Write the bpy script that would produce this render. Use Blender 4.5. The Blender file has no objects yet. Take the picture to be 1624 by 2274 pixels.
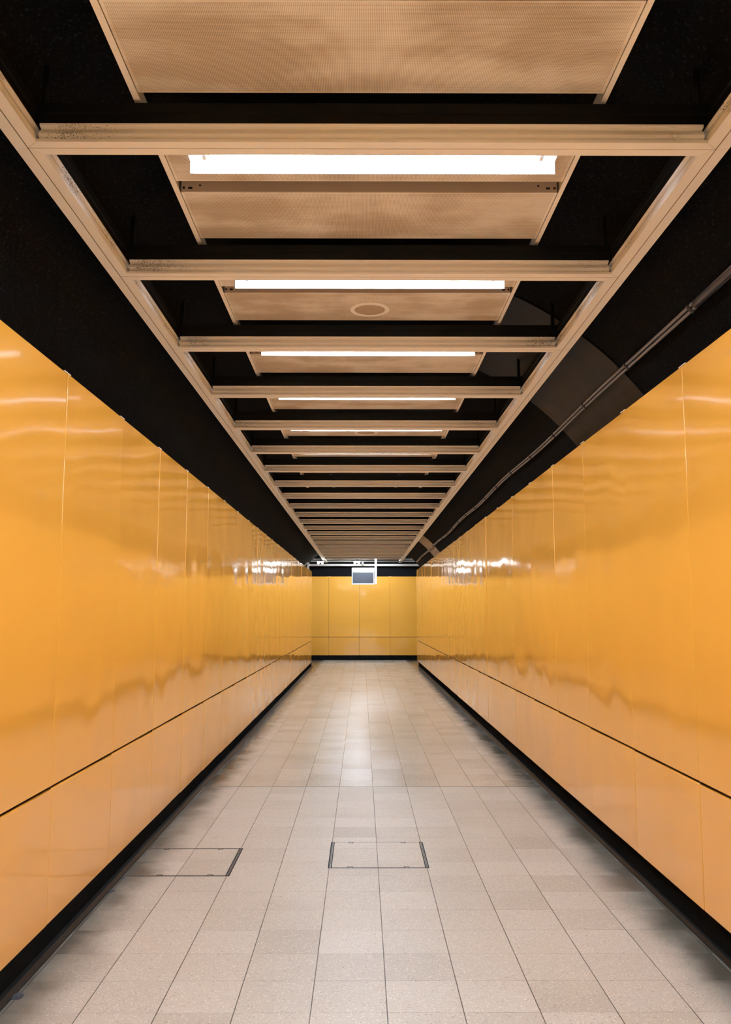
import bpy, bmesh, math, random
from mathutils import Vector, Matrix, noise

random.seed(7)
C = bpy.context.scene.collection
PI = math.pi
EYE = 1.552                       # camera height; the tunnel axis is at the same height

# ------------------------------------------------------------------ measured dimensions (metres)
XL, XR = -1.45, 1.59              # faces of the panelled side walls
WALL_END = 25.75                  # side walls stop at the cross passage
END_Y = 29.2                      # face of the end wall
BACK_Y = -7.0
ZC = 0.0105                       # thickness of the grid flanges
GRID_Z = EYE + 1.6265             # underside of the ceiling grid
PITCH = 1.2
def bar_far(k): return 2.996 + PITCH * (k - 1)     # far edge of crossbar k
FL_W = 0.088
GX_LO, GX_LG, GX_LI = -1.2245, -1.179, -1.1345     # left rail: outer, groove, inner edge
GX_RO, GX_RG, GX_RI = 1.2965, 1.2525, 1.205
PAN_Z = EYE + 1.791               # underside of the perforated panels
LAST = 21
ORD = ['', 'first', 'second', 'third', 'fourth', 'fifth', 'sixth', 'seventh', 'eighth', 'ninth', 'tenth', 'eleventh', 'twelfth',
       'thirteenth', 'fourteenth', 'fifteenth', 'sixteenth', 'seventeenth', 'eighteenth', 'nineteenth', 'twentieth', 'twenty-first', 'twenty-second']

# ------------------------------------------------------------------ helpers
def link(name, bm, mat, parent=None, smooth=False):
    bmesh.ops.recalc_face_normals(bm, faces=bm.faces)
    me = bpy.data.meshes.new(name)
    bm.to_mesh(me); bm.free()
    if smooth:
        for p in me.polygons: p.use_smooth = True
    me.materials.append(mat)
    o = bpy.data.objects.new(name, me)
    C.objects.link(o)
    if parent: o.parent = parent
    return o

def tag(o, label=None, cat=None, group=None, kind=None):
    if label: o['label'] = label
    if cat: o['category'] = cat
    if group: o['group'] = group
    if kind: o['kind'] = kind
    return o

def thing(name, label, cat, loc=(0, 0, 0), group=None):
    o = bpy.data.objects.new(name, None)
    o.empty_display_size = 0.1
    C.objects.link(o); o.location = loc
    return tag(o, label, cat, group)

def structure(name, loc=(0, 0, 0)):
    o = bpy.data.objects.new(name, None)
    o.empty_display_size = 0.1
    C.objects.link(o); o.location = loc
    o['kind'] = 'structure'
    return o

def dup(root, loc, label=None, group=None):
    r = root.copy(); C.objects.link(r); r.location = loc
    if label: r['label'] = label
    if group: r['group'] = group
    for ch in list(root.children):
        c = ch.copy(); C.objects.link(c); c.parent = r
        for g in list(ch.children):
            d = g.copy(); C.objects.link(d); d.parent = c
    return r

def box(bm, x0, x1, y0, y1, z0, z1, bevel=0.0, seg=2):
    b = bmesh.new()
    bmesh.ops.create_cube(b, size=1.0)
    bmesh.ops.scale(b, vec=(abs(x1 - x0), abs(y1 - y0), abs(z1 - z0)), verts=b.verts)
    bmesh.ops.translate(b, vec=((x0 + x1) / 2, (y0 + y1) / 2, (z0 + z1) / 2), verts=b.verts)
    if bevel: bmesh.ops.bevel(b, geom=b.edges[:], offset=bevel, segments=seg, affect='EDGES', profile=0.5)
    add(bm, b)

def add(bm, b):
    me = bpy.data.meshes.new('scratch'); b.to_mesh(me); b.free()
    bm.from_mesh(me); bpy.data.meshes.remove(me)

def prism(bm, pts, a0, a1, axis):
    """closed outline swept along an axis. axis X: pts are (y,z); Y: (x,z); Z: (x,y)"""
    def P(p, a):
        return {'X': (a, p[0], p[1]), 'Y': (p[0], a, p[1]), 'Z': (p[0], p[1], a)}[axis]
    v0 = [bm.verts.new(P(p, a0)) for p in pts]
    v1 = [bm.verts.new(P(p, a1)) for p in pts]
    n = len(pts)
    bm.faces.new(v0); bm.faces.new(v1)
    for i in range(n):
        j = (i + 1) % n
        bm.faces.new((v0[i], v0[j], v1[j], v1[i]))

def tube(bm, path, r, n=10, caps=True):
    """round tube along a list of points"""
    rings = []
    m = len(path)
    for i, p in enumerate(path):
        p = Vector(p)
        d = (Vector(path[min(i + 1, m - 1)]) - Vector(path[max(i - 1, 0)])).normalized()
        u = d.cross(Vector((0, 0, 1)))
        if u.length < 1e-3: u = d.cross(Vector((1, 0, 0)))
        u.normalize(); w = d.cross(u)
        rings.append([bm.verts.new(p + (u * math.cos(2 * PI * k / n) + w * math.sin(2 * PI * k / n)) * r) for k in range(n)])
    for a, b in zip(rings, rings[1:]):
        for k in range(n):
            bm.faces.new((a[k], a[(k + 1) % n], b[(k + 1) % n], b[k]))
    if caps: bm.faces.new(rings[0]); bm.faces.new(rings[-1])

def lathe(bm, prof, n=48, centre=(0, 0, 0)):
    cx, cy, cz = centre
    rings = []
    for r, z in prof:
        rings.append([bm.verts.new((cx + r * math.cos(2 * PI * k / n), cy + r * math.sin(2 * PI * k / n), cz + z)) for k in range(n)])
    for a, b in zip(rings, rings[1:]):
        for k in range(n):
            bm.faces.new((a[k], a[(k + 1) % n], b[(k + 1) % n], b[k]))
    return rings

# ------------------------------------------------------------------ materials
class NT:
    def __init__(s, name):
        s.m = bpy.data.materials.new(name); s.m.use_nodes = True
        s.t = s.m.node_tree; s.t.nodes.clear()
        s.out = s.t.nodes.new('ShaderNodeOutputMaterial')
        s.b = s.t.nodes.new('ShaderNodeBsdfPrincipled')
        s.t.links.new(s.b.outputs[0], s.out.inputs[0])
    def n(s, typ, ins=None, **kw):
        nd = s.t.nodes.new(typ)
        for k, v in kw.items(): setattr(nd, k, v)
        for k, v in (ins or {}).items(): s.set(nd.inputs[k], v)
        return nd
    def set(s, sock, v):
        if isinstance(v, bpy.types.NodeSocket): s.t.links.new(v, sock)
        elif isinstance(v, bpy.types.Node): s.t.links.new(v.outputs[0], sock)
        else: sock.default_value = v
    def math(s, op, a, b=None, c=None, clamp=False):
        nd = s.t.nodes.new('ShaderNodeMath'); nd.operation = op; nd.use_clamp = clamp
        for i, v in enumerate((a, b, c)):
            if v is not None: s.set(nd.inputs[i], v)
        return nd.outputs[0]
    def mix(s, f, a, b, blend='MIX'):
        nd = s.t.nodes.new('ShaderNodeMix'); nd.data_type = 'RGBA'; nd.blend_type = blend
        s.set(nd.inputs[0], f); s.set(nd.inputs[6], a); s.set(nd.inputs[7], b)
        return nd.outputs[2]
    def smooth(s, x, lo, hi):
        nd = s.t.nodes.new('ShaderNodeMapRange'); nd.interpolation_type = 'SMOOTHSTEP'
        s.set(nd.inputs[0], x); nd.inputs[1].default_value = lo; nd.inputs[2].default_value = hi
        return nd.outputs[0]
    def bsdf(s, **kw):
        for k, v in kw.items(): s.set(s.b.inputs[k.replace('_', ' ')], v)
    def pos(s): return s.n('ShaderNodeNewGeometry').outputs['Position']
    def obj(s): return s.n('ShaderNodeTexCoord').outputs['Object']
    def noise(s, vec, scale, detail=2.0, rough=0.5, **k):
        return s.n('ShaderNodeTexNoise', {'Vector': vec, 'Scale': scale, 'Detail': detail, 'Roughness': rough}).outputs[0]

def rgb(r, g, b): return (r, g, b, 1.0)

def mat_plain(name, col, rough=0.5, metal=0.0, spec=0.5):
    n = NT(name)
    v = n.noise(n.obj(), 18.0, 4.0)
    c = n.mix(n.math('MULTIPLY', v, 0.25), rgb(*col), rgb(*[x * 0.82 for x in col]))
    n.bsdf(Base_Color=c, Roughness=rough, Metallic=metal, Specular_IOR_Level=spec)
    return n.m

def mat_emit(name, col, strength):
    n = NT(name)
    n.bsdf(Base_Color=rgb(0.9, 0.9, 0.9), Roughness=0.3, Emission_Color=rgb(*col), Emission_Strength=strength)
    return n.m

WALL_COL = (0.80, 0.385, 0.056)
def mat_wall():
    n = NT('orange_enamel')
    info = n.n('ShaderNodeObjectInfo')
    off = n.n('ShaderNodeCombineXYZ', {'X': n.math('MULTIPLY', info.outputs['Random'], 37.0), 'Y': n.math('MULTIPLY', info.outputs['Random'], 91.0)})
    p = n.n('ShaderNodeVectorMath', {0: n.obj(), 1: off.outputs[0]}, operation='ADD').outputs[0]
    big = n.noise(p, 1.7, 1.0, 0.4)
    fine = n.noise(p, 260.0, 2.0, 0.6)
    bump = n.n('ShaderNodeBump', {'Strength': 1.0, 'Distance': 0.013, 'Height': big})
    bump2 = n.n('ShaderNodeBump', {'Strength': 0.04, 'Distance': 0.0003, 'Height': fine, 'Normal': bump.outputs[0]})
    tone = n.noise(p, 0.7, 2.0)
    c = n.mix(tone, rgb(*WALL_COL), rgb(WALL_COL[0] * 0.97, WALL_COL[1] * 0.93, WALL_COL[2] * 0.9))
    n.bsdf(Base_Color=c, Roughness=0.085, Specular_IOR_Level=0.75, Normal=bump2.outputs[0])
    return n.m

def mat_black_spray():
    n = NT('black_sprayed_lining')
    p = n.pos()
    a = n.noise(p, 42.0, 6.0, 0.7)
    b = n.noise(p, 3.0, 3.0, 0.6)
    s = n.smooth(n.noise(p, 75.0, 3.0, 0.6), 0.56, 0.72)
    c = n.mix(b, rgb(0.002, 0.002, 0.0021), rgb(0.006, 0.006, 0.0066))
    c = n.mix(n.math('MULTIPLY', s, 0.6), c, rgb(0.05, 0.05, 0.055))
    bump = n.n('ShaderNodeBump', {'Strength': 0.9, 'Distance': 0.03, 'Height': a})
    n.bsdf(Base_Color=c, Roughness=0.9, Specular_IOR_Level=0.12, Normal=bump.outputs[0])
    return n.m

BEIGE = (0.96, 0.95, 0.93)
def mat_beige(name='beige_paint', dirt=False):
    n = NT(name)
    p = n.pos()
    v = n.noise(p, 5.0, 4.0, 0.6)
    c = n.mix(n.math('MULTIPLY', v, 0.08), rgb(*BEIGE), rgb(BEIGE[0] * .86, BEIGE[1] * .84, BEIGE[2] * .84))
    if dirt:
        # mould specks gather in uneven clusters, thicker towards the corners of each bay
        sep = n.n('ShaderNodeSeparateXYZ', {0: p})
        ax = n.math('ABSOLUTE', n.math('SUBTRACT', sep.outputs[0], 0.036))
        near = n.smooth(ax, 0.55, 1.15)
        cl = n.smooth(n.noise(p, 2.3, 3.0, 0.6), 0.38, 0.62)
        sp = n.noise(p, 190.0, 3.0, 0.75)
        amt = n.math('MULTIPLY', near, cl)
        thr = n.math('MULTIPLY_ADD', amt, -0.23, 0.74)
        k = n.smooth(n.math('SUBTRACT', sp, thr), 0.0, 0.05)
        c = n.mix(n.math('MULTIPLY', k, 0.85), c, rgb(0.035, 0.028, 0.025))
        # dark brown band low on the moulding, just above the flange
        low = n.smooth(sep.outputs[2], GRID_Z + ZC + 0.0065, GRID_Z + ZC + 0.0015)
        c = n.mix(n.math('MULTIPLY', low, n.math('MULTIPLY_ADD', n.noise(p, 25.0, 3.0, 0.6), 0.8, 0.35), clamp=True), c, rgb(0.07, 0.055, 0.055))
    n.bsdf(Base_Color=c, Roughness=0.5, Specular_IOR_Level=0.4)
    return n.m

def mat_perforated():
    n = NT('perforated_beige_sheet')
    p = n.pos()
    o = n.obj()
    so = n.n('ShaderNodeSeparateXYZ', {0: o})
    k = 2 * PI / 0.0056
    sx = n.math('COSINE', n.math('MULTIPLY', so.outputs[0], k))
    sy = n.math('COSINE', n.math('MULTIPLY', so.outputs[1], k))
    h = n.smooth(n.math('ADD', sx, sy), 0.15, 0.75)
    inx = n.smooth(n.math('ABSOLUTE', so.outputs[0]), 0.800, 0.799)
    yy = n.math('MULTIPLY', n.smooth(so.outputs[1], 0.008, 0.0085), n.smooth(so.outputs[1], 0.4595, 0.459))
    h = n.math('MULTIPLY', h, n.math('MULTIPLY', inx, yy))
    st = n.noise(p, 3.1, 3.0, 0.55)
    st2 = n.noise(n.n('ShaderNodeVectorMath', {0: p, 1: (0.6, 2.6, 1.0)}, operation='MULTIPLY').outputs[0], 2.2, 4.0, 0.6)
    dirt = n.smooth(n.math('MULTIPLY_ADD', st2, 0.5, n.math('MULTIPLY', st, 0.5)), 0.40, 0.62)
    sheet = n.mix(dirt, rgb(0.96, 0.94, 0.90), rgb(0.70, 0.61, 0.50))
    hole = n.mix(dirt, rgb(0.52, 0.43, 0.34), rgb(0.24, 0.185, 0.14))
    n.bsdf(Base_Color=n.mix(h, sheet, hole), Roughness=0.6, Specular_IOR_Level=0.3)
    return n.m

TX, TY, TS = 0.1, 3.643, 0.3      # tile joint phase and tile size
JOINT_Y = 8.143
def mat_floor():
    n = NT('terrazzo_tiles')
    p = n.pos()
    s = n.n('ShaderNodeSeparateXYZ', {0: p})
    gx = n.math('DIVIDE', n.math('SUBTRACT', s.outputs[0], TX), TS)
    gy = n.math('DIVIDE', n.math('SUBTRACT', s.outputs[1], TY), TS)
    ix, iy = n.math('FLOOR', gx), n.math('FLOOR', gy)
    fx = n.math('ABSOLUTE', n.math('SUBTRACT', n.math('FRACT', n.math('ADD', gx, 0.5)), 0.5))
    fy = n.math('ABSOLUTE', n.math('SUBTRACT', n.math('FRACT', n.math('ADD', gy, 0.5)), 0.5))
    cell = n.n('ShaderNodeCombineXYZ', {'X': ix, 'Y': iy})
    wn = n.n('ShaderNodeTexWhiteNoise', {0: cell.outputs[0]}, noise_dimensions='2D')
    tile = wn.outputs['Value']
    # aggregate
    v1 = n.n('ShaderNodeTexVoronoi', {'Vector': p, 'Scale': 150.0, 'Randomness': 1.0})
    chip = n.n('ShaderNodeSeparateColor', {0: v1.outputs['Color']})
    v2 = n.n('ShaderNodeTexVoronoi', {'Vector': p, 'Scale': 420.0, 'Randomness': 1.0})
    chip2 = n.n('ShaderNodeSeparateColor', {0: v2.outputs['Color']})
    base = n.mix(tile, rgb(0.42, 0.378, 0.318), rgb(0.56, 0.515, 0.455))
    base = n.mix(n.smooth(n.noise(p, 1.3, 3.0), 0.35, 0.7), base, rgb(0.52, 0.47, 0.40))
    light = n.math('MULTIPLY', n.smooth(chip.outputs[0], 0.80, 0.84), n.smooth(v1.outputs['Distance'], 0.5, 0.3))
    base = n.mix(n.math('MULTIPLY', light, 0.75), base, rgb(0.86, 0.80, 0.72))
    dark = n.smooth(chip2.outputs[1], 0.72, 0.9)
    base = n.mix(n.math('MULTIPLY', dark, 0.55), base, rgb(0.36, 0.28, 0.21))
    dark3 = n.smooth(chip.outputs[2], 0.97, 0.98)
    base = n.mix(n.math('MULTIPLY', dark3, 0.4), base, rgb(0.16, 0.11, 0.08))
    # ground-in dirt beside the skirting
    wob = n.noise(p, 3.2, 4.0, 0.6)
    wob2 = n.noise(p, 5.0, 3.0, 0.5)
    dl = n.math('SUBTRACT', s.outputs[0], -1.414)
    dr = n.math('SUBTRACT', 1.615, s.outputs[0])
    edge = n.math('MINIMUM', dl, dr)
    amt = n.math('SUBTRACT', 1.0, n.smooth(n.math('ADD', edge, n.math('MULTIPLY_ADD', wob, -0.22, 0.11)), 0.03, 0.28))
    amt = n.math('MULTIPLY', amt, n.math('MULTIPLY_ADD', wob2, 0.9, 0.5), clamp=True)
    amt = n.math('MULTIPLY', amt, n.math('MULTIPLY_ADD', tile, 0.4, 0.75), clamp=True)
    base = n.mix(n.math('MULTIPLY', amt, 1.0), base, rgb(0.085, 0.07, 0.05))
    # one heavily soiled tile by the right-hand skirting
    sq = n.math('MULTIPLY', n.math('MULTIPLY', n.math('COMPARE', ix, 4.0, 0.1), n.math('COMPARE', iy, 5.0, 0.1)), n.smooth(n.math('ADD', s.outputs[0], n.math('MULTIPLY', wob, 0.15)), 1.35, 1.55))
    base = n.mix(n.math('MULTIPLY', sq, 0.62), base, rgb(0.17, 0.115, 0.08))
    # joints
    jn = n.noise(p, 6.0, 3.0, 0.6)
    jx = n.smooth(fx, 0.0088, 0.004)
    jx = n.math('MULTIPLY', jx, n.math('MULTIPLY_ADD', jn, 0.9, 0.5), clamp=True)
    jy = n.smooth(fy, 0.0068, 0.003)
    jy = n.math('MULTIPLY', jy, n.smooth(n.noise(p, 4.0, 3.0, 0.7), 0.25, 0.75), clamp=True)
    ex = n.smooth(n.math('ABSOLUTE', n.math('SUBTRACT', s.outputs[1], JOINT_Y)), 0.012, 0.006)
    base = n.mix(n.math('MULTIPLY', jy, 0.9), base, rgb(0.09, 0.065, 0.05))
    base = n.mix(jx, base, rgb(0.035, 0.027, 0.023))
    base = n.mix(n.math('MULTIPLY', ex, 0.85), base, rgb(0.05, 0.038, 0.03))
    # the run beyond the expansion joint keeps more of its polish
    far = n.smooth(s.outputs[1], JOINT_Y - 0.01, JOINT_Y + 0.01)
    rough = n.math('MULTIPLY_ADD', far, -0.16, 0.36)
    rough = n.math('ADD', rough, n.math('MULTIPLY', wob2, 0.06))
    bump = n.n('ShaderNodeBump', {'Strength': 0.5, 'Distance': 0.002, 'Height': n.math('SUBTRACT', 1.0, n.math('MAXIMUM', jx, jy))})
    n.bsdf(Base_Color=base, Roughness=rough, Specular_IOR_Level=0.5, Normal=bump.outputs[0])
    return n.m

def mat_skirting():
    n = NT('black_skirting')
    p = n.pos()
    v = n.noise(p, 9.0, 5.0, 0.7)
    sc = n.smooth(n.noise(n.n('ShaderNodeVectorMath', {0: p, 1: (1, 1, 7)}, operation='MULTIPLY').outputs[0], 30.0, 4.0, 0.7), 0.55, 0.8)
    c = n.mix(v, rgb(0.004, 0.004, 0.0038), rgb(0.009, 0.0085, 0.008))
    c = n.mix(n.math('MULTIPLY', sc, 0.25), c, rgb(0.06, 0.058, 0.055))
    n.bsdf(Base_Color=c, Roughness=0.8, Specular_IOR_Level=0.0)
    return n.m

def mat_rust(name, a, b, c2):
    n = NT(name)
    p = n.pos()
    st = n.noise(n.n('ShaderNodeVectorMath', {0: p, 1: (1.0, 3.2, 1.0)}, operation='MULTIPLY').outputs[0], 2.3, 5.0, 0.65)
    v = n.noise(p, 4.0, 5.0, 0.6)
    c = n.mix(n.smooth(v, 0.3, 0.7), rgb(*a), rgb(*b))
    c = n.mix(n.smooth(st, 0.45, 0.7), c, rgb(*c2))
    n.bsdf(Base_Color=c, Roughness=0.6, Metallic=0.2, Specular_IOR_Level=0.4)
    return n.m

M_WALL = mat_wall()
M_BLACK = mat_black_spray()
M_BEIGE = mat_beige()
M_COVE = mat_beige('beige_cove_paint', dirt=True)
M_PERF = mat_perforated()
M_FLOOR = mat_floor()
M_SKIRT = mat_skirting()
M_STEEL_BLACK = mat_plain('black_painted_steel', (0.004, 0.0042, 0.0048), 0.6, 0.0, 0.15)
M_BACKING = mat_plain('black_joint_backing', (0.010, 0.008, 0.006), 0.8)
M_FLANGE = mat_plain('galvanised_brown_flange', (0.62, 0.52, 0.45), 0.6)
M_GROOVE_SHADE = mat_plain('brown_groove_shade', (0.10, 0.06, 0.045), 0.8, 0.0, 0.1)  # dark brown standing in for shade inside the flange grooves
M_HOLE = mat_plain('dark_cut_out', (0.008, 0.007, 0.006), 0.8)
M_WHITE = mat_plain('white_enamel', (0.86, 0.87, 0.88), 0.35)
M_FOOT = mat_plain('black_foot_angle', (0.004, 0.004, 0.004), 0.45, 0.0, 0.2)
M_GASKET = mat_plain('brown_joint_gasket', (0.06, 0.024, 0.008), 0.25)
M_CREAM = mat_plain('cream_clip', (0.82, 0.72, 0.60), 0.5)
M_TUBE = mat_emit('lit_tube', (0.785, 0.93, 1.08), 152.0)
M_PIN = mat_plain('grey_metal_cap', (0.6, 0.6, 0.6), 0.35, 0.8)
M_CABLE = mat_plain('grey_sheathed_cable', (0.22, 0.19, 0.175), 0.4)
M_SLEEVE = mat_plain('dark_grey_sleeve', (0.06, 0.055, 0.058), 0.35)
M_CLIP = mat_plain('dark_cable_clip', (0.03, 0.025, 0.022), 0.5)
M_RUST = mat_rust('dark_rusty_steel', (0.007, 0.009, 0.010), (0.022, 0.019, 0.020), (0.014, 0.007, 0.004))
M_BROWN = mat_rust('brown_board', (0.34, 0.25, 0.19), (0.46, 0.35, 0.27), (0.28, 0.19, 0.14))
M_FRAME = mat_plain('dark_brass_frame', (0.055, 0.050, 0.048), 0.35, 0.4)
M_GRILLE = mat_plain('beige_speaker_mesh', (0.50, 0.40, 0.32), 0.6)
M_SIGN = mat_plain('dark_sign_face', (0.035, 0.040, 0.062), 0.3)
M_HEADER = mat_emit('sign_header', (1.0, 0.99, 0.97), 0.7)
M_LAMP = mat_emit('emergency_lamp', (0.93, 1.0, 0.95), 60.0)
M_PASS = mat_plain('pale_passage_trim', (0.62, 0.55, 0.48), 0.45)

# ------------------------------------------------------------------ camera
cam_d = bpy.data.cameras.new('camera')
cam = bpy.data.objects.new('camera', cam_d)
C.objects.link(cam)
cam_d.sensor_fit = 'VERTICAL'; cam_d.sensor_height = 36.0
F_PX = 1960.0
cam_d.lens = F_PX / 2274 * 36.0
cam_d.clip_end = 100; cam_d.clip_start = 0.02
cam.location = (0, 0, EYE)
cam.rotation_euler = (PI / 2 + math.atan(223 / F_PX), 0, -math.atan(8 / F_PX))
bpy.context.scene.camera = cam

# ------------------------------------------------------------------ floor
bm = bmesh.new()
box(bm, -1.5, 1.72, BACK_Y, WALL_END, -0.12, 0.0)
tag(link('floor', bm, M_FLOOR), kind='structure')
bm = bmesh.new()
box(bm, -7, 7, WALL_END + 0.001, END_Y + 0.1, -0.12, 0.0)
tag(link('floor', bm, M_FLOOR), kind='structure')

# ------------------------------------------------------------------ panelled walls
def panel_mesh(name, w, h, t=0.02):
    """flat sheet with rolled edges; w along local x, h along z, front face at y=0 looking to -y"""
    bm = bmesh.new()
    box(bm, 0, w, 0, t, 0, h, 0.003, 3)
    bmesh.ops.recalc_face_normals(bm, faces=bm.faces)
    me = bpy.data.meshes.new(name); bm.to_mesh(me); bm.free()
    for p in me.polygons: p.use_smooth = abs(p.normal.y) < 0.999
    me.materials.append(M_WALL)
    return me

def wall_run(root, origin, direction, edges, z_bot, z_seam, z_top, seed, clip=True):
    """hang two rows of panels on a wall. edges: distances along the wall of every vertical joint.
    direction: angle of the local x axis; the panel front looks along local -y"""
    rnd = random.Random(seed)
    ang = direction
    R = Matrix.Rotation(ang, 4, 'Z')
    for a, b in zip(edges, edges[1:]):
        for (z0, z1) in ((z_bot, z_seam - 0.007), (z_seam + 0.007, z_top)):
            w, h = b - a - 0.006, z1 - z0
            o = bpy.data.objects.new('wall_panel', panel_mesh('wall_panel', w, h))
            C.objects.link(o); o.parent = root
            o.location = R @ Vector((a + 0.003, 0, z0)) + Vector(origin)
            o.rotation_euler = (rnd.uniform(-0.002, 0.002), 0, ang + rnd.uniform(-0.002, 0.002))
    if clip:
        for a in edges[1:-1]:
            bm = bmesh.new()
            box(bm, a - 0.0032, a + 0.0032, 0.005, 0.012, z_bot, z_top - 0.001)
            o = link('joint_gasket', bm, M_GASKET, root)
            o.location = origin; o.rotation_euler = (0, 0, ang)
            bm = bmesh.new()
            box(bm, a - 0.045, a + 0.045, -0.0015, 0.006, z_top + 0.0003, z_top + 0.0048)
            o = link('joint_clip', bm, M_CREAM, root)
            o.location = origin; o.rotation_euler = (0, 0, ang)

joints = [4.25 + 1.003 * k for k in range(-9, 22)]
joints_l = [joints[0] - 1.003] + joints + [WALL_END]
# left wall: local x runs away from the camera along +Y, front looks to +X
ZL_B, ZL_S, ZL_T = EYE - 1.431, EYE - 0.8127, EYE + 1.169
ZR_B, ZR_S, ZR_T = EYE - 1.3757, EYE - 0.797, EYE + 1.2165
wl = structure('wall_left')
wall_run(wl, (XL, 0, 0), PI / 2, joints_l, ZL_B, ZL_S, ZL_T, 3)
bm = bmesh.new()
box(bm, XL - 0.12, XL - 0.022, BACK_Y, WALL_END - 0.003, 0.0, ZL_T - 0.004)
link('backing', bm, M_BACKING, wl)
bm = bmesh.new()
box(bm, -7, XL - 0.125, WALL_END - 0.10, WALL_END - 0.003, 0.0, ZL_T - 0.02)
link('return_wall', bm, M_WALL, wl)
# right wall: local x runs along -Y so that the front looks to -X
wr = structure('wall_right')
jr = [-(j + 0.02) for j in joints_l]
jr[-1] = -WALL_END
jr = sorted(jr)
wall_run(wr, (XR, 0, 0), -PI / 2, [j for j in jr], ZR_B, ZR_S, ZR_T, 5)
bm = bmesh.new()
box(bm, XR + 0.022, XR + 0.12, BACK_Y, WALL_END - 0.003, ZR_B + 0.004, ZR_T - 0.004)
link('backing', bm, M_BACKING, wr)
bm = bmesh.new()
box(bm, XR + 0.125, 7, WALL_END - 0.10, WALL_END - 0.003, 0.0, ZR_T - 0.02)
link('return_wall', bm, M_WALL, wr)
# end wall beyond the cross passage: front looks to -Y
we = structure('wall_end')
EZ_B, EZ_S, EZ_T = 0.162, 0.752, 2.73
ej = [-1.092 + 1.008 * k for k in range(-5, 8)]
wall_run(we, (0, END_Y, 0), 0.0, ej, EZ_B, EZ_S, EZ_T, 9)
bm = bmesh.new()
box(bm, -7, 7, END_Y + 0.022, END_Y + 0.1, 0.0, EZ_T - 0.004)
link('backing', bm, M_BACKING, we)
bm = bmesh.new()
box(bm, -7, 7, END_Y + 0.03, END_Y + 0.13, EZ_T, 4.0)
link('black_band', bm, M_BLACK, we)
# wall behind the camera and the ends of the cross passage
wb = structure('wall_back')
bm = bmesh.new(); box(bm, XL - 0.1, XR + 0.1, BACK_Y - 0.1, BACK_Y, 0, 2.7); link('panelled_face', bm, M_WALL, wb)
bm = bmesh.new(); box(bm, -2.4, 2.4, BACK_Y - 0.1, BACK_Y, 2.7, 4.0); link('black_band', bm, M_BLACK, wb)
for nm, xa, xb in (('wall_passage_left', -7.1, -7.0), ('wall_passage_right', 7.0, 7.1)):
    bm = bmesh.new(); box(bm, xa, xb, WALL_END - 0.1, END_Y + 0.1, 0, 4.0)
    tag(link(nm, bm, M_WALL), kind='structure')

# skirtings: upright black face with a low angle along its foot
def skirting(name, face_x, foot_x, z_top, s):
    b = structure(name)
    y = BACK_Y
    k = 0
    cuts = [BACK_Y] + [2.13 + 1.16 * i for i in range(0, 21)] + [WALL_END]
    for a, c in zip(cuts, cuts[1:]):
        bm = bmesh.new()
        box(bm, face_x, face_x - s * 0.02, a + 0.001, c - 0.001, 0.0, z_top + 0.004)
        link('skirting_board', bm, M_SKIRT, b)
    bm = bmesh.new()
    if s > 0: pts = [(face_x + 0.001, 0.0), (foot_x, 0.0), (foot_x, 0.008), (foot_x - 0.014, 0.026), (face_x + 0.001, 0.028)]
    else: pts = [(face_x - 0.001, 0.0), (foot_x, 0.0), (foot_x, 0.008), (foot_x + 0.009, 0.026), (face_x - 0.001, 0.028)]
    prism(bm, pts, BACK_Y, WALL_END - 0.002, 'Y')
    link('foot_angle', bm, M_FOOT, b)
    return b
bl = skirting('baseboard_left', XL - 0.001, -1.414, ZL_B, 1)
br = skirting('baseboard_right', XR + 0.048, 1.615, ZR_B, -1)
be = structure('baseboard_end')
bm = bmesh.new(); box(bm, -7, 7, END_Y + 0.012, END_Y + 0.03, 0.0, EZ_B + 0.004); link('skirting_board', bm, M_SKIRT, be)
# dark putty lumps at the foot of the left skirting
for (lx, ly, r) in ((-1.398, 3.79, 0.026), (-1.402, 5.16, 0.022), (-1.405, 5.40, 0.014)):
    bm = bmesh.new()
    bmesh.ops.create_icosphere(bm, subdivisions=3, radius=r)
    for v in bm.verts:
        v.co *= 1 + 0.35 * noise.noise(v.co * 60)
        v.co.z = max(v.co.z * 0.45, 0)
    o = link('putty_lump', bm, mat_plain('dark_putty', (0.035, 0.033, 0.04), 0.7), bl, True)
    o.location = (lx, ly, 0.0005)

# ------------------------------------------------------------------ black sprayed tunnel lining
R_ARCH = 2.25
AX, AZ = 0.03, EYE
def arch_sheet(bm, r0, r1, a0, a1, y0, y1, na=48, ny=1):
    """solid curved sheet between radii r0<r1 and angles a0..a1 (degrees above horizontal, right side first)"""
    def P(r, a, y): return (AX + r * math.cos(math.radians(a)), y, AZ + r * math.sin(math.radians(a)))
    ang = [a0 + (a1 - a0) * i / na for i in range(na + 1)]
    prof = [(r0, a) for a in ang] + [(r1, a) for a in reversed(ang)]
    v0 = [bm.verts.new(P(r, a, y0)) for r, a in prof]
    v1 = [bm.verts.new(P(r, a, y1)) for r, a in prof]
    n = len(prof)
    for i in range(n):
        j = (i + 1) % n
        bm.faces.new((v0[i], v0[j], v1[j], v1[i]))
    m = na + 1
    for vv in (v0, v1):
        for i in range(na):
            bm.faces.new((vv[i], vv[i + 1], vv[n - 2 - i], vv[n - 1 - i]))
bm = bmesh.new()
arch_sheet(bm, R_ARCH, R_ARCH + 0.12, 22, 158, BACK_Y, 27.3, 72)
tag(link('ceiling', bm, M_BLACK), kind='structure')
bm = bmesh.new()
box(bm, -7, 7, WALL_END - 0.1, END_Y + 0.1, 4.0, 4.1)
tag(link('ceiling', bm, M_BLACK), kind='structure')
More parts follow.
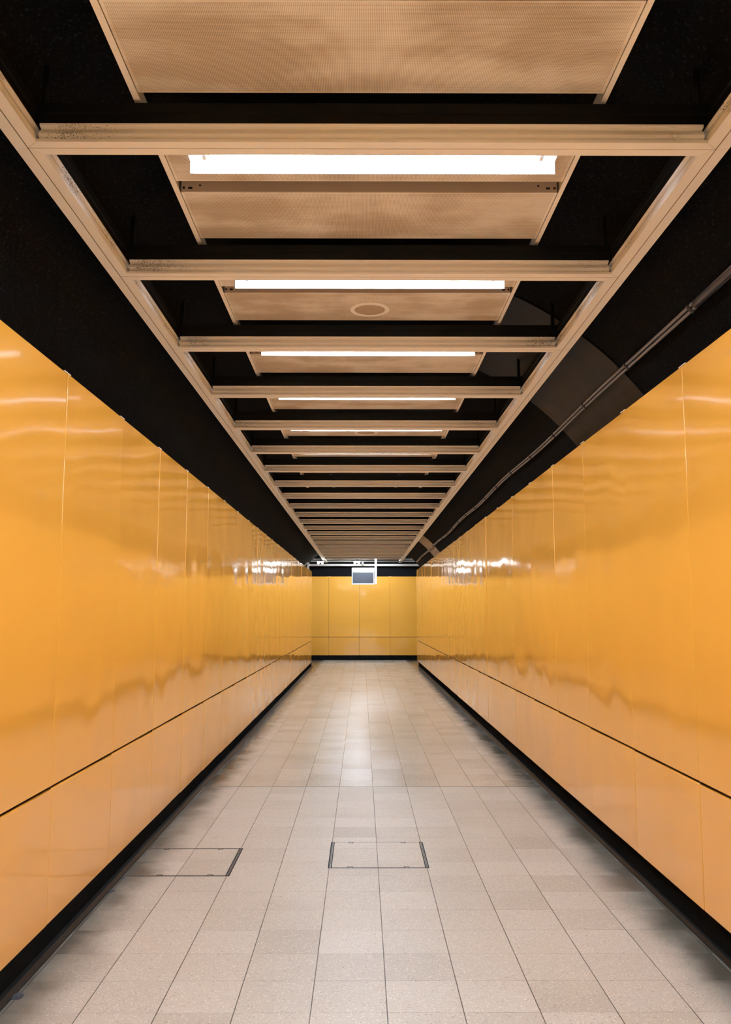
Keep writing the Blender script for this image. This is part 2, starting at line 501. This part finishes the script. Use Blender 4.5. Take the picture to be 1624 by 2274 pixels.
# the passage side of the lining is closed by a black spandrel above each return wall
for s, xa, xb in ((-1, -7, -2.36), (1, 2.42, 7)):
    bm = bmesh.new(); box(bm, xa, xb, 27.2, 27.3, 2.6, 4.0)
    tag(link('ceiling', bm, M_BLACK), kind='structure')

# ------------------------------------------------------------------ ceiling grid: crossbars
def cove_pts(n0, n1):
    """outline (u, w) of the moulding between u=n0 (near) and u=n1 (far); w is height above the flange"""
    near = [(0.010, 0.0), (0.0065, 0.004), (0.002, 0.013), (0.0, 0.023), (0.003, 0.033), (0.010, 0.041), (0.018, 0.045), (0.018, 0.050), (0.005, 0.0525), (0.003, 0.0565), (0.003, 0.0625)]
    pts = [(n0 + a, w) for a, w in near]
    pts += [(n1 - a, w) for a, w in reversed(near)]
    return pts

def make_crossbar(k):
    yf = FL_W                    # local: near edge y=0, far edge y=FL_W, underside z=0
    t = thing('ceiling_crossbar', None, 'crossbar', (0, bar_far(k) - FL_W, GRID_Z), 'crossbars of the ceiling grid')
    ym = FL_W / 2
    g = 0.0024
    gap = 0.0006
    for near in (True, False):
        bm = bmesh.new()
        if near: pl = [(GX_LI + gap, 0), (GX_RI - gap, 0), (GX_RG - 0.004, ym - g), (GX_LG + 0.004, ym - g)]
        else: pl = [(GX_LG + 0.004, ym + g), (GX_RG - 0.004, ym + g), (GX_RI - gap, yf), (GX_LI + gap, yf)]
        prism(bm, pl, 0, ZC, 'Z')
        link('flange', bm, M_BEIGE, t)
    bm = bmesh.new(); box(bm, GX_LG + 0.006, GX_RG - 0.006, ym - g + 0.0001, ym + g - 0.0001, 0.004, ZC - 0.0002); link('groove_shade_strip', bm, M_GROOVE_SHADE, t)  # shade of the open groove, set in as a dark strip
    bm = bmesh.new()
    prism(bm, [(y, w + ZC) for y, w in cove_pts(0.005, FL_W - 0.005)], GX_LI + 0.007, GX_RI - 0.007, 'X')
    link('cove_moulding', bm, M_COVE, t)
    bm = bmesh.new()
    z0 = ZC + 0.0628
    prism(bm, [(0.012, z0), (0.012, z0 + 0.036), (0.006, z0 + 0.038), (0.006, z0 + 0.074), (FL_W - 0.006, z0 + 0.074), (FL_W - 0.006, z0 + 0.038), (FL_W - 0.012, z0 + 0.036), (FL_W - 0.012, z0)],
          GX_LI - 0.01, GX_RI + 0.01, 'X')
    link('steel_channel', bm, M_STEEL_BLACK, t)
    for x in (GX_LI + 0.01, GX_RI - 0.012):
        top = EYE + math.sqrt((R_ARCH + 0.02) ** 2 - (x - AX) ** 2) - GRID_Z
        bm = bmesh.new(); tube(bm, [(x, ym, z0 + 0.0745), (x, ym, top)], 0.012, 10); link('hanger_rod', bm, M_STEEL_BLACK, t, True)
    return t

bar = make_crossbar(1)
def bar_label(k):
    if k == 1: return 'nearest beige crossbar of the ceiling grid, in front of the largest tube light'
    if k == LAST: return 'farthest beige crossbar of the ceiling grid, last before the cross passage'
    return f'{ORD[k]} beige crossbar of the ceiling grid counted from the viewer'
bar['label'] = bar_label(1)
for k in range(2, LAST + 1):
    dup(bar, (0, bar_far(k) - FL_W, GRID_Z), bar_label(k))

# ------------------------------------------------------------------ ceiling grid: side rails
RAIL_A, RAIL_B = 0.6, 29.0
def make_side_rail(name, xo, xg, xi, label):
    t = thing(name, label, 'ceiling rail', (0, 0, GRID_Z), 'long side rails of the ceiling grid')
    s = 1 if xi > xo else -1
    g = 0.0024 * s
    ks = list(range(0, LAST + 1))
    mids = [bar_far(k) - FL_W / 2 for k in ks]
    outs = [RAIL_A] + mids[1:] + [RAIL_B]
    for a, b in zip(outs, outs[1:]):
        bm = bmesh.new()
        prism(bm, [(xo, a + 0.0006), (xg - g, a + 0.0006), (xg - g, b - 0.0006), (xo, b - 0.0006)], 0, ZC, 'Z')
        link('outer_flange', bm, M_BEIGE, t)
    # inner strips are mitred against each crossbar
    h = FL_W / 2
    first = [(xg + g, RAIL_A), (xi, RAIL_A), (xi, mids[1] - h - 0.001), (xg + g, mids[1] - 0.003)]
    polys = [first]
    for i in range(1, LAST):
        polys.append([(xg + g, mids[i] + 0.003), (xi, mids[i] + h + 0.001), (xi, mids[i + 1] - h - 0.001), (xg + g, mids[i + 1] - 0.003)])
    polys.append([(xg + g, mids[LAST] + 0.003), (xi, mids[LAST] + h + 0.001), (xi, RAIL_B), (xg + g, RAIL_B)])
    for p in polys:
        bm = bmesh.new(); prism(bm, p, 0, ZC, 'Z'); link('inner_flange', bm, M_BEIGE, t)
    lo, hi = min(xo, xi), max(xo, xi)
    bm = bmesh.new(); box(bm, xg - 0.0023, xg + 0.0023, RAIL_A, RAIL_B, 0.004, ZC - 0.0002); link('groove_shade_strip', bm, M_GROOVE_SHADE, t)  # dark strip painting the shade along the rail groove
    bm = bmesh.new()
    prism(bm, [(x, w + ZC) for x, w in cove_pts(lo + 0.005, hi - 0.005)], RAIL_A, RAIL_B, 'Y')
    link('cove_moulding', bm, M_COVE, t)
    bm = bmesh.new()
    z0 = ZC + 0.0628
    prism(bm, [(lo + 0.012, z0), (lo + 0.012, z0 + 0.036), (lo + 0.006, z0 + 0.038), (lo + 0.006, z0 + 0.073), (hi - 0.006, z0 + 0.073), (hi - 0.006, z0 + 0.038), (hi - 0.012, z0 + 0.036), (hi - 0.012, z0)], RAIL_A, RAIL_B, 'Y')
    link('steel_channel', bm, M_STEEL_BLACK, t)
    return t
make_side_rail('ceiling_side_rail', GX_LO, GX_LG, GX_LI, 'long beige side rail of the ceiling grid on the side without cables')
make_side_rail('ceiling_side_rail', GX_RO, GX_RG, GX_RI, 'long beige side rail of the ceiling grid on the side of the cable run')

# ------------------------------------------------------------------ perforated panels and their rails
PX0, PX1 = -0.780, 0.842
PC = (PX0 + PX1) / 2
PW = PX1 - PX0
for nm, xa, xb, lab in (('panel_rail', -0.804, PX0 - 0.001, 'narrow beige rail under the perforated panels, on the side without cables'),
                        ('panel_rail', PX1 + 0.001, 0.863, 'narrow beige rail under the perforated panels, on the side of the cable run')):
    t = thing(nm, lab, 'ceiling rail', (0, 0, PAN_Z), 'narrow rails beside the perforated panels')
    bm = bmesh.new(); box(bm, xa, xb, RAIL_A, 26.9, 0, 0.004, 0.0008, 1); link('flange', bm, M_BEIGE, t)
    inner = xb if xa < 0 else xa
    bm = bmesh.new(); box(bm, (xa + xb) / 2 - 0.003, (xa + xb) / 2 + 0.003, RAIL_A, 26.9, 0.004, 0.07); link('web', bm, M_COVE, t)

def make_panel(loc, deep=True):
    """tray: perforated face, plain turned-up edges. local origin at the near edge, centred in x"""
    t = thing('perforated_ceiling_panel', None, 'ceiling panel', loc, 'perforated ceiling panels')
    bm = bmesh.new()
    box(bm, -PW / 2 + 0.002, PW / 2 - 0.002, 0.0, 0.467, 0.002, 0.006)
    link('perforated_sheet', bm, M_PERF, t)
    bm = bmesh.new()
    box(bm, -PW / 2 + 0.003, PW / 2 - 0.003, 0.001, 0.005, 0.0062, 0.085 if deep else 0.012)
    fl = link('edge_flange', bm, M_FLANGE, t)
    bm = bmesh.new()
    box(bm, -PW / 2 + 0.003, PW / 2 - 0.003, 0.462, 0.466, 0.0062, 0.045)
    link('edge_flange', bm, M_FLANGE, t)
    # cut-outs near both ends of the near flange
    for sx in (-1, 1) if deep else ():
        bm = bmesh.new(); box(bm, sx * 0.770 - 0.009, sx * 0.770 + 0.009, -0.0008, 0.002, 0.018, 0.027); link('slot', bm, M_HOLE, fl)
        bm = bmesh.new(); box(bm, sx * 0.798 - 0.005, sx * 0.798 + 0.005, -0.0008, 0.002, 0.018, 0.029, 0.0012, 2); link('slot', bm, M_HOLE, fl)
        bm = bmesh.new(); bmesh.ops.create_cone(bm, cap_ends=True, segments=20, radius1=0.0042, radius2=0.0042, depth=0.003)
        bmesh.ops.rotate(bm, cent=(0, 0, 0), matrix=Matrix.Rotation(PI / 2, 3, 'X'), verts=bm.verts)
        bmesh.ops.translate(bm, vec=(sx * 0.728, 0.001, 0.034), verts=bm.verts)
        link('hole', bm, M_HOLE, fl)
    return t
def near_label(k): return f'perforated beige ceiling panel directly above the {ORD[k]} tube light'
def far_label(k):
    if k == 0: return 'largest perforated beige ceiling panel, in front of the nearest crossbar'
    sp = ' holding a round speaker' if k in (2, 5) else ''
    return f'perforated beige ceiling panel{sp} just in front of the {ORD[k + 1]} crossbar'
pan = make_panel((PC, bar_far(1) - 0.581, PAN_Z))
pan['label'] = far_label(0)
for k in range(1, 9):
    dup(pan, (PC, bar_far(k) + 0.619, PAN_Z), far_label(k))
pan2 = make_panel((PC, bar_far(1) + 0.051, PAN_Z), False)
pan2['label'] = near_label(1)
for k in range(2, 6):
    dup(pan2, (PC, bar_far(k) + 0.051, PAN_Z), near_label(k))

# round speakers in every third bay
def make_speaker(loc, label):
    t = thing('ceiling_speaker', label, 'speaker', loc, 'round ceiling speakers')
    bm = bmesh.new()
    lathe(bm, [(0.091, 0.0015), (0.091, -0.003), (0.0935, -0.0055), (0.112, -0.0055), (0.117, -0.003), (0.118, 0.0015)], 64)
    link('trim_ring', bm, M_BEIGE, t, True)
    bm = bmesh.new()
    r = lathe(bm, [(0.0885, 0.001), (0.087, -0.0015), (0.060, -0.004), (0.030, -0.005), (0.004, -0.0053)], 64)
    bm.faces.new(r[-1])
    link('mesh_cover', bm, M_GRILLE, t, True)
    bm = bmesh.new()
    r = lathe(bm, [(0.1215, 0.0014), (0.0925, 0.0014), (0.05, 0.0014), (0.001, 0.0014)], 48)  # dark rim past the trim ring paints its shadow outline
    link('shadow_plate', bm, M_HOLE, t)
    return t
sp1 = make_speaker((0.046, bar_far(2) + 0.891, PAN_Z + 0.001), 'round beige ceiling speaker, the nearer one, before the third crossbar')
dup(sp1, (0.04, bar_far(5) + 0.905, PAN_Z + 0.001), 'round beige ceiling speaker, the farther one, before the sixth crossbar')

# ------------------------------------------------------------------ tube lights
LX0, LX1 = -0.656, 0.737       # ends of the fitting
def make_light(k):
    t = thing('tube_light', None, 'tube light', (0, bar_far(k), EYE), 'tube lights behind the crossbars')
    zb, zt = 1.6622, 1.711
    y1 = 0.203
    bm = bmesh.new()            # channel body with tray above the tube and a skirt hanging on the far side
    prism(bm, [(0.050, zt), (0.050, zt + 0.002), (0.085, zt + 0.002), (0.085, zt + 0.085), (y1 - 0.03, zt + 0.085), (y1 - 0.03, zt + 0.002), (y1 + 0.002, zt + 0.002), (y1 + 0.002, zb), (y1, zb), (y1, zt)], LX0, LX1, 'X')
    link('housing', bm, M_WHITE, t)
    for s in (-1, 1):
        bm = bmesh.new(); box(bm, 0.04 + s * 0.45 - 0.02, 0.04 + s * 0.45 + 0.02, 0.09, 0.165, zt + 0.0853, zt + 0.092); link('mount_bracket', bm, M_PIN, t)
    tz, ty = 1.6785, 0.098
    xc = (LX0 + LX1) / 2
    bm = bmesh.new()
    prof = [(0.004, -0.602), (0.0095, -0.599), (0.0115, -0.590), (0.0115, 0.590), (0.0095, 0.599), (0.004, 0.602)]
    rr = lathe(bm, prof, 20)
    bm.faces.new(rr[0]); bm.faces.new(rr[-1])
    bmesh.ops.rotate(bm, cent=(0, 0, 0), matrix=Matrix.Rotation(PI / 2, 3, 'Y'), verts=bm.verts)
    bmesh.ops.translate(bm, vec=(xc, ty, tz), verts=bm.verts)
    link('tube', bm, M_TUBE, t, True)
    for s in (-1, 1):
        bm = bmesh.new()
        box(bm, xc + s * 0.622 - 0.007, xc + s * 0.622 + 0.007, ty - 0.013, ty + 0.013, tz - 0.014, zt - 0.0005, 0.003, 2)
        h = link('lamp_holder', bm, M_WHITE, t)
        bm = bmesh.new()
        box(bm, xc + s * 0.606 - 0.006, xc + s * 0.606 + 0.008, ty - 0.0015, ty + 0.0015, tz - 0.006, tz + 0.006)
        link('contact_pin', bm, M_PIN, h)
    return t
li = make_light(1)
def light_label(k):
    if k == 1: return 'nearest and largest tube light, bare tube showing under its white housing'
    return f'white tube light just behind the {ORD[k]} crossbar'
li['label'] = light_label(1)
for k in range(2, LAST + 1):
    dup(li, (0, bar_far(k), EYE), light_label(k))
for k in range(-5, 1):
    dup(li, (0, bar_far(k), EYE), 'added unseen tube light overhead, brightening the nearest ceiling bays', 'tube lights overhead at the viewer')
    if k < 0: dup(li, (0, bar_far(k) + 0.6, EYE), 'added unseen tube light overhead, brightening the nearest ceiling bays', 'tube lights overhead at the viewer')  # second unseen fitting per bay, added to brighten the near ceiling

# ------------------------------------------------------------------ access covers in the floor
def make_cover(name, label, x0, x1, y0, y1, slots, wide, thick_edge):
    t = thing(name, label, 'floor hatch', ((x0 + x1) / 2, (y0 + y1) / 2, 0.0), 'access covers in the floor')
    w, d = (x1 - x0) / 2, (y1 - y0) / 2
    bm = bmesh.new(); box(bm, -w + 0.012, w - 0.012, -d + 0.006, d - 0.006, 0.0004, 0.0016); link('cover_plate', bm, M_FLOOR, t)
    e = thick_edge
    for ya, yb in ((-d, -d + e), (d - e, d)):
        bm = bmesh.new(); box(bm, -w, w, ya, yb, 0.0004, 0.0022); link('edge_strip', bm, M_FRAME, t)
    for s in wide:
        xa = s * w
        for i in range(3):
            bm = bmesh.new()
            q = xa - s * 0.009 * i
            box(bm, min(q, q - s * 0.0065), max(q, q - s * 0.0065), -d, d, 0.0004, 0.0026 if i != 1 else 0.0021)
            link('edge_bar', bm, M_FRAME if i == 1 else M_STEEL_BLACK, t)
    for sx, sy in slots:
        bm = bmesh.new()
        yy = sy * (d - 0.016)
        X = sx - (x0 + x1) / 2
        for (a, b, c, dd) in ((-0.017, -0.012, -0.009, 0.009), (0.012, 0.017, -0.009, 0.009), (-0.012, 0.012, -sy * 0.009 - 0.003, -sy * 0.009 + 0.003)):
            box(bm, X + a, X + b, yy + c, yy + dd, 0.0015, 0.0024)
        link('lifting_slot', bm, M_STEEL_BLACK, t)
    return t
make_cover('access_cover', 'square tiled floor access cover in the middle of the walkway', -0.208, 0.413, 5.603, 6.212,
           ((-0.072, 1), (0.281, 1), (-0.071, -1), (0.275, -1)), (-1, 1), 0.006)
make_cover('access_cover', 'square tiled floor access cover against the skirting', -1.404, -0.785, 5.438, 6.054,
           ((-1.285, 1), (-0.93, 1), (-1.20, -1), (-0.90, -1)), (1,), 0.015)

# ------------------------------------------------------------------ cable run along the lining
t = thing('cable_run', 'pair of grey cables clipped along the black lining above the wall', 'cable', (0, 0, 0))
def cable_angle(y):
    return 43.2 + 0.22 * math.sin(y * 1.35 + 0.6) * (0.4 + 0.6 * min(1, max(0, (y - 3) / 6))) + 0.35 * noise.noise(Vector((y * 0.33, 3.1, 0)))
def cable_pt(y, da, lift):
    a = math.radians(cable_angle(y) + da)
    r = R_ARCH - lift
    return (AX + r * math.cos(a), y, AZ + r * math.sin(a))
sag = lambda y: 0.030 + 0.012 * abs(math.sin(PI * (y - 4.3) / 1.06))
ys = [1.5 + 0.106 * i for i in range(int((26.8 - 1.5) / 0.106))]
for da in (-0.30, 0.30):
    bm = bmesh.new()
    tube(bm, [cable_pt(y, da, sag(y)) for y in ys], 0.0095, 8)
    link('cable', bm, M_CABLE, t, True)
y = 4.27
while y < 26.5:
    a = math.radians(cable_angle(y))
    bm = bmesh.new()
    box(bm, -0.004, 0.026, -0.011, 0.011, -0.026, 0.026, 0.003, 1)
    o = link('cable_clip', bm, M_CLIP, t)
    r = R_ARCH - 0.044
    o.location = (AX + r * math.cos(a), y, AZ + r * math.sin(a))
    o.rotation_euler = (0, -a, 0)
    y += 1.06
# larger conduit sleeve on the nearest stretch
bm = bmesh.new()
yy = [1.5 + 0.1 * i for i in range(28)]
tube(bm, [cable_pt(v, 0.0, 0.037) for v in yy], 0.021, 12)
link('sleeve', bm, M_SLEEVE, t, True)

# ------------------------------------------------------------------ sheets fixed to the lining
def sheet(name, mat, label, a0, a1, y0, y1, lift):
    bm = bmesh.new()
    arch_sheet(bm, R_ARCH - lift, R_ARCH - lift + 0.006, a0, a1, y0, y1, 24)
    return tag(link(name, bm, mat), label, 'cover sheet')
sheet('steel_cover_sheet', M_RUST, 'dark rusty steel sheet curved over the lining behind the cables', 24, 66, 5.50, 7.25, 0.010)
sheet('brown_cover_sheet', M_BROWN, 'small brown board strip across the lining near the cross passage', 24, 58, 20.3, 21.95, 0.010)

# ------------------------------------------------------------------ far end: cross passage fittings
t = thing('passage_trim', 'pale horizontal trim beam across the top of the end wall', 'trim beam', (0, END_Y - 0.16, EYE))
bm = bmesh.new(); box(bm, -2.1, 2.1, 0, 0.09, 1.515, 1.58, 0.004, 1); link('beam', bm, M_PASS, t)
bm = bmesh.new(); box(bm, 0.0, 0.05, -0.7, -0.001, 1.535, 1.60, 0.004, 1); link('stub', bm, M_BEIGE, t)
for z, yb, lab in ((1.60, 27.75, 'lower of two thin pale pipes crossing the passage ceiling'), (1.655, 27.62, 'upper of two thin pale pipes crossing the passage ceiling')):
    bm = bmesh.new()
    tube(bm, [(-2.0, yb, EYE + z), (2.05, yb, EYE + z)], 0.016, 10)
    tag(link('ceiling_pipe', bm, M_PASS, smooth=True), lab, 'pipe', 'pipes across the passage ceiling')
# hanging sign: lit header over a dark face in a white frame
SY = 27.2
t = thing('hanging_sign', 'hanging box sign with white header and dark panel before the end wall', 'sign', (0.036, SY, EYE))
def fr(n, xa, xb, ya, yb, za, zb, m, bv=0.004):
    bm = bmesh.new(); box(bm, xa, xb, ya, yb, za, zb, bv, 1); return link(n, bm, m, t)
S0, S1 = 0.86, 1.365
fr('casing', -0.335, 0.335, 0.005, 0.16, S0, S1, M_WHITE)
fr('frame', -0.345, 0.345, -0.012, 0.006, S0 - 0.008, S0 + 0.026, M_WHITE, 0.002)
fr('frame', -0.345, -0.32, -0.012, 0.006, S0 + 0.027, S1, M_WHITE, 0.002)
fr('frame', 0.32, 0.345, -0.012, 0.006, S0 + 0.027, S1, M_WHITE, 0.002)
fr('header_panel', -0.319, 0.319, -0.010, 0.004, S1 - 0.14, S1, M_HEADER, 0.002)
fr('dark_panel', -0.319, 0.319, -0.004, 0.004, S0 + 0.027, S1 - 0.141, M_SIGN, 0.001)
fr('post', 0.358, 0.425, 0.04, 0.10, S0 + 0.005, 1.72, M_WHITE, 0.004)
fr('bracket', 0.336, 0.3575, 0.06, 0.09, 1.05, 1.11, M_STEEL_BLACK, 0.002)
fr('top_plate', -0.02, 0.47, 0.02, 0.12, 1.721, 1.735, M_PASS, 0.002)
# white upright trunking beyond the end of the left wall
t = thing('cable_trunking', 'white upright trunking with slanted brace above the far end of the wall', 'trunking', (-1.62, 26.5, 0))
bm = bmesh.new(); box(bm, -0.035, 0.035, 0, 0.06, 0.0, 3.045, 0.004, 1); link('upright', bm, M_WHITE, t)
bm = bmesh.new()
prism(bm, [(-0.036, 3.045), (-0.036, 3.01), (-0.16, 2.86), (-0.19, 2.86)], 0.01, 0.05, 'Y'); link('brace', bm, M_WHITE, t)
# twin-head emergency lights
def emergency(loc, label):
    t = thing('emergency_light', label, 'emergency light', loc, 'emergency lights in the cross passage')
    bm = bmesh.new(); box(bm, -0.10, 0.10, 0.0, 0.05, 0.02, 0.05, 0.005, 2); link('housing', bm, M_WHITE, t)
    bm = bmesh.new(); box(bm, -0.008, 0.008, 0.015, 0.031, 0.051, 4.0 - loc[2]); link('mount_rod', bm, M_STEEL_BLACK, t)
    for s in (-1, 1):
        bm = bmesh.new()
        lathe_r = lathe(bm, [(0.010, 0.04), (0.033, 0.0), (0.031, -0.003), (0.002, -0.005)], 20)
        bm.faces.new(lathe_r[-1]); bm.faces.new(lathe_r[0])
        bmesh.ops.rotate(bm, cent=(0, 0, 0), matrix=Matrix.Rotation(-1.0, 3, 'X'), verts=bm.verts)
        bmesh.ops.translate(bm, vec=(s * 0.062, -0.035, -0.005), verts=bm.verts)
        link('lamp_head', bm, M_LAMP, t, True)
    return t
e1 = emergency((-1.29, 27.45, EYE + 1.525), 'small twin-head emergency light outside the ceiling grid corner')
dup(e1, (-0.155, 27.45, EYE + 1.525), 'small twin-head emergency light above the hanging sign')
# unseen tube lights added round the corner to light the end wall
for x, z in ((-4.0, 0.63), (-2.6, 0.63), (2.8, 0.63), (4.2, 0.63)):
    o = dup(li, (x, 27.7, EYE + z), 'added unseen tube light in the cross passage, round the corner', 'added tube lights of the cross passage')
    o.rotation_euler.z = PI

for x, yl, side in ((-0.43, 28.05, 'on the side without cables'), (0.51, 28.3, 'on the side of the cable run')):  # two hidden fittings added to brighten the end wall
    o = dup(li, (x + 0.04, yl, EYE + 0.10), 'added hidden tube light washing the end wall, ' + side, 'added tube lights of the cross passage')
    o.rotation_euler.z = PI

# ------------------------------------------------------------------ world and view
w = bpy.data.worlds.new('world'); bpy.context.scene.world = w
w.use_nodes = True
w.node_tree.nodes['Background'].inputs[0].default_value = (0.02, 0.02, 0.02, 1)
w.node_tree.nodes['Background'].inputs[1].default_value = 0.1
sc = bpy.context.scene
sc.view_settings.view_transform = 'Standard'
sc.view_settings.look = 'None'
sc.view_settings.gamma = 1.0
sc.view_settings.exposure = 0.25
sc.view_settings.use_curve_mapping = False
sc.cycles.use_denoising = True
sc.cycles.max_bounces = 10
sc.cycles.diffuse_bounces = 6
sc.cycles.glossy_bounces = 5
sc.cycles.sample_clamp_indirect = 6.0
sc.cycles.use_light_tree = True
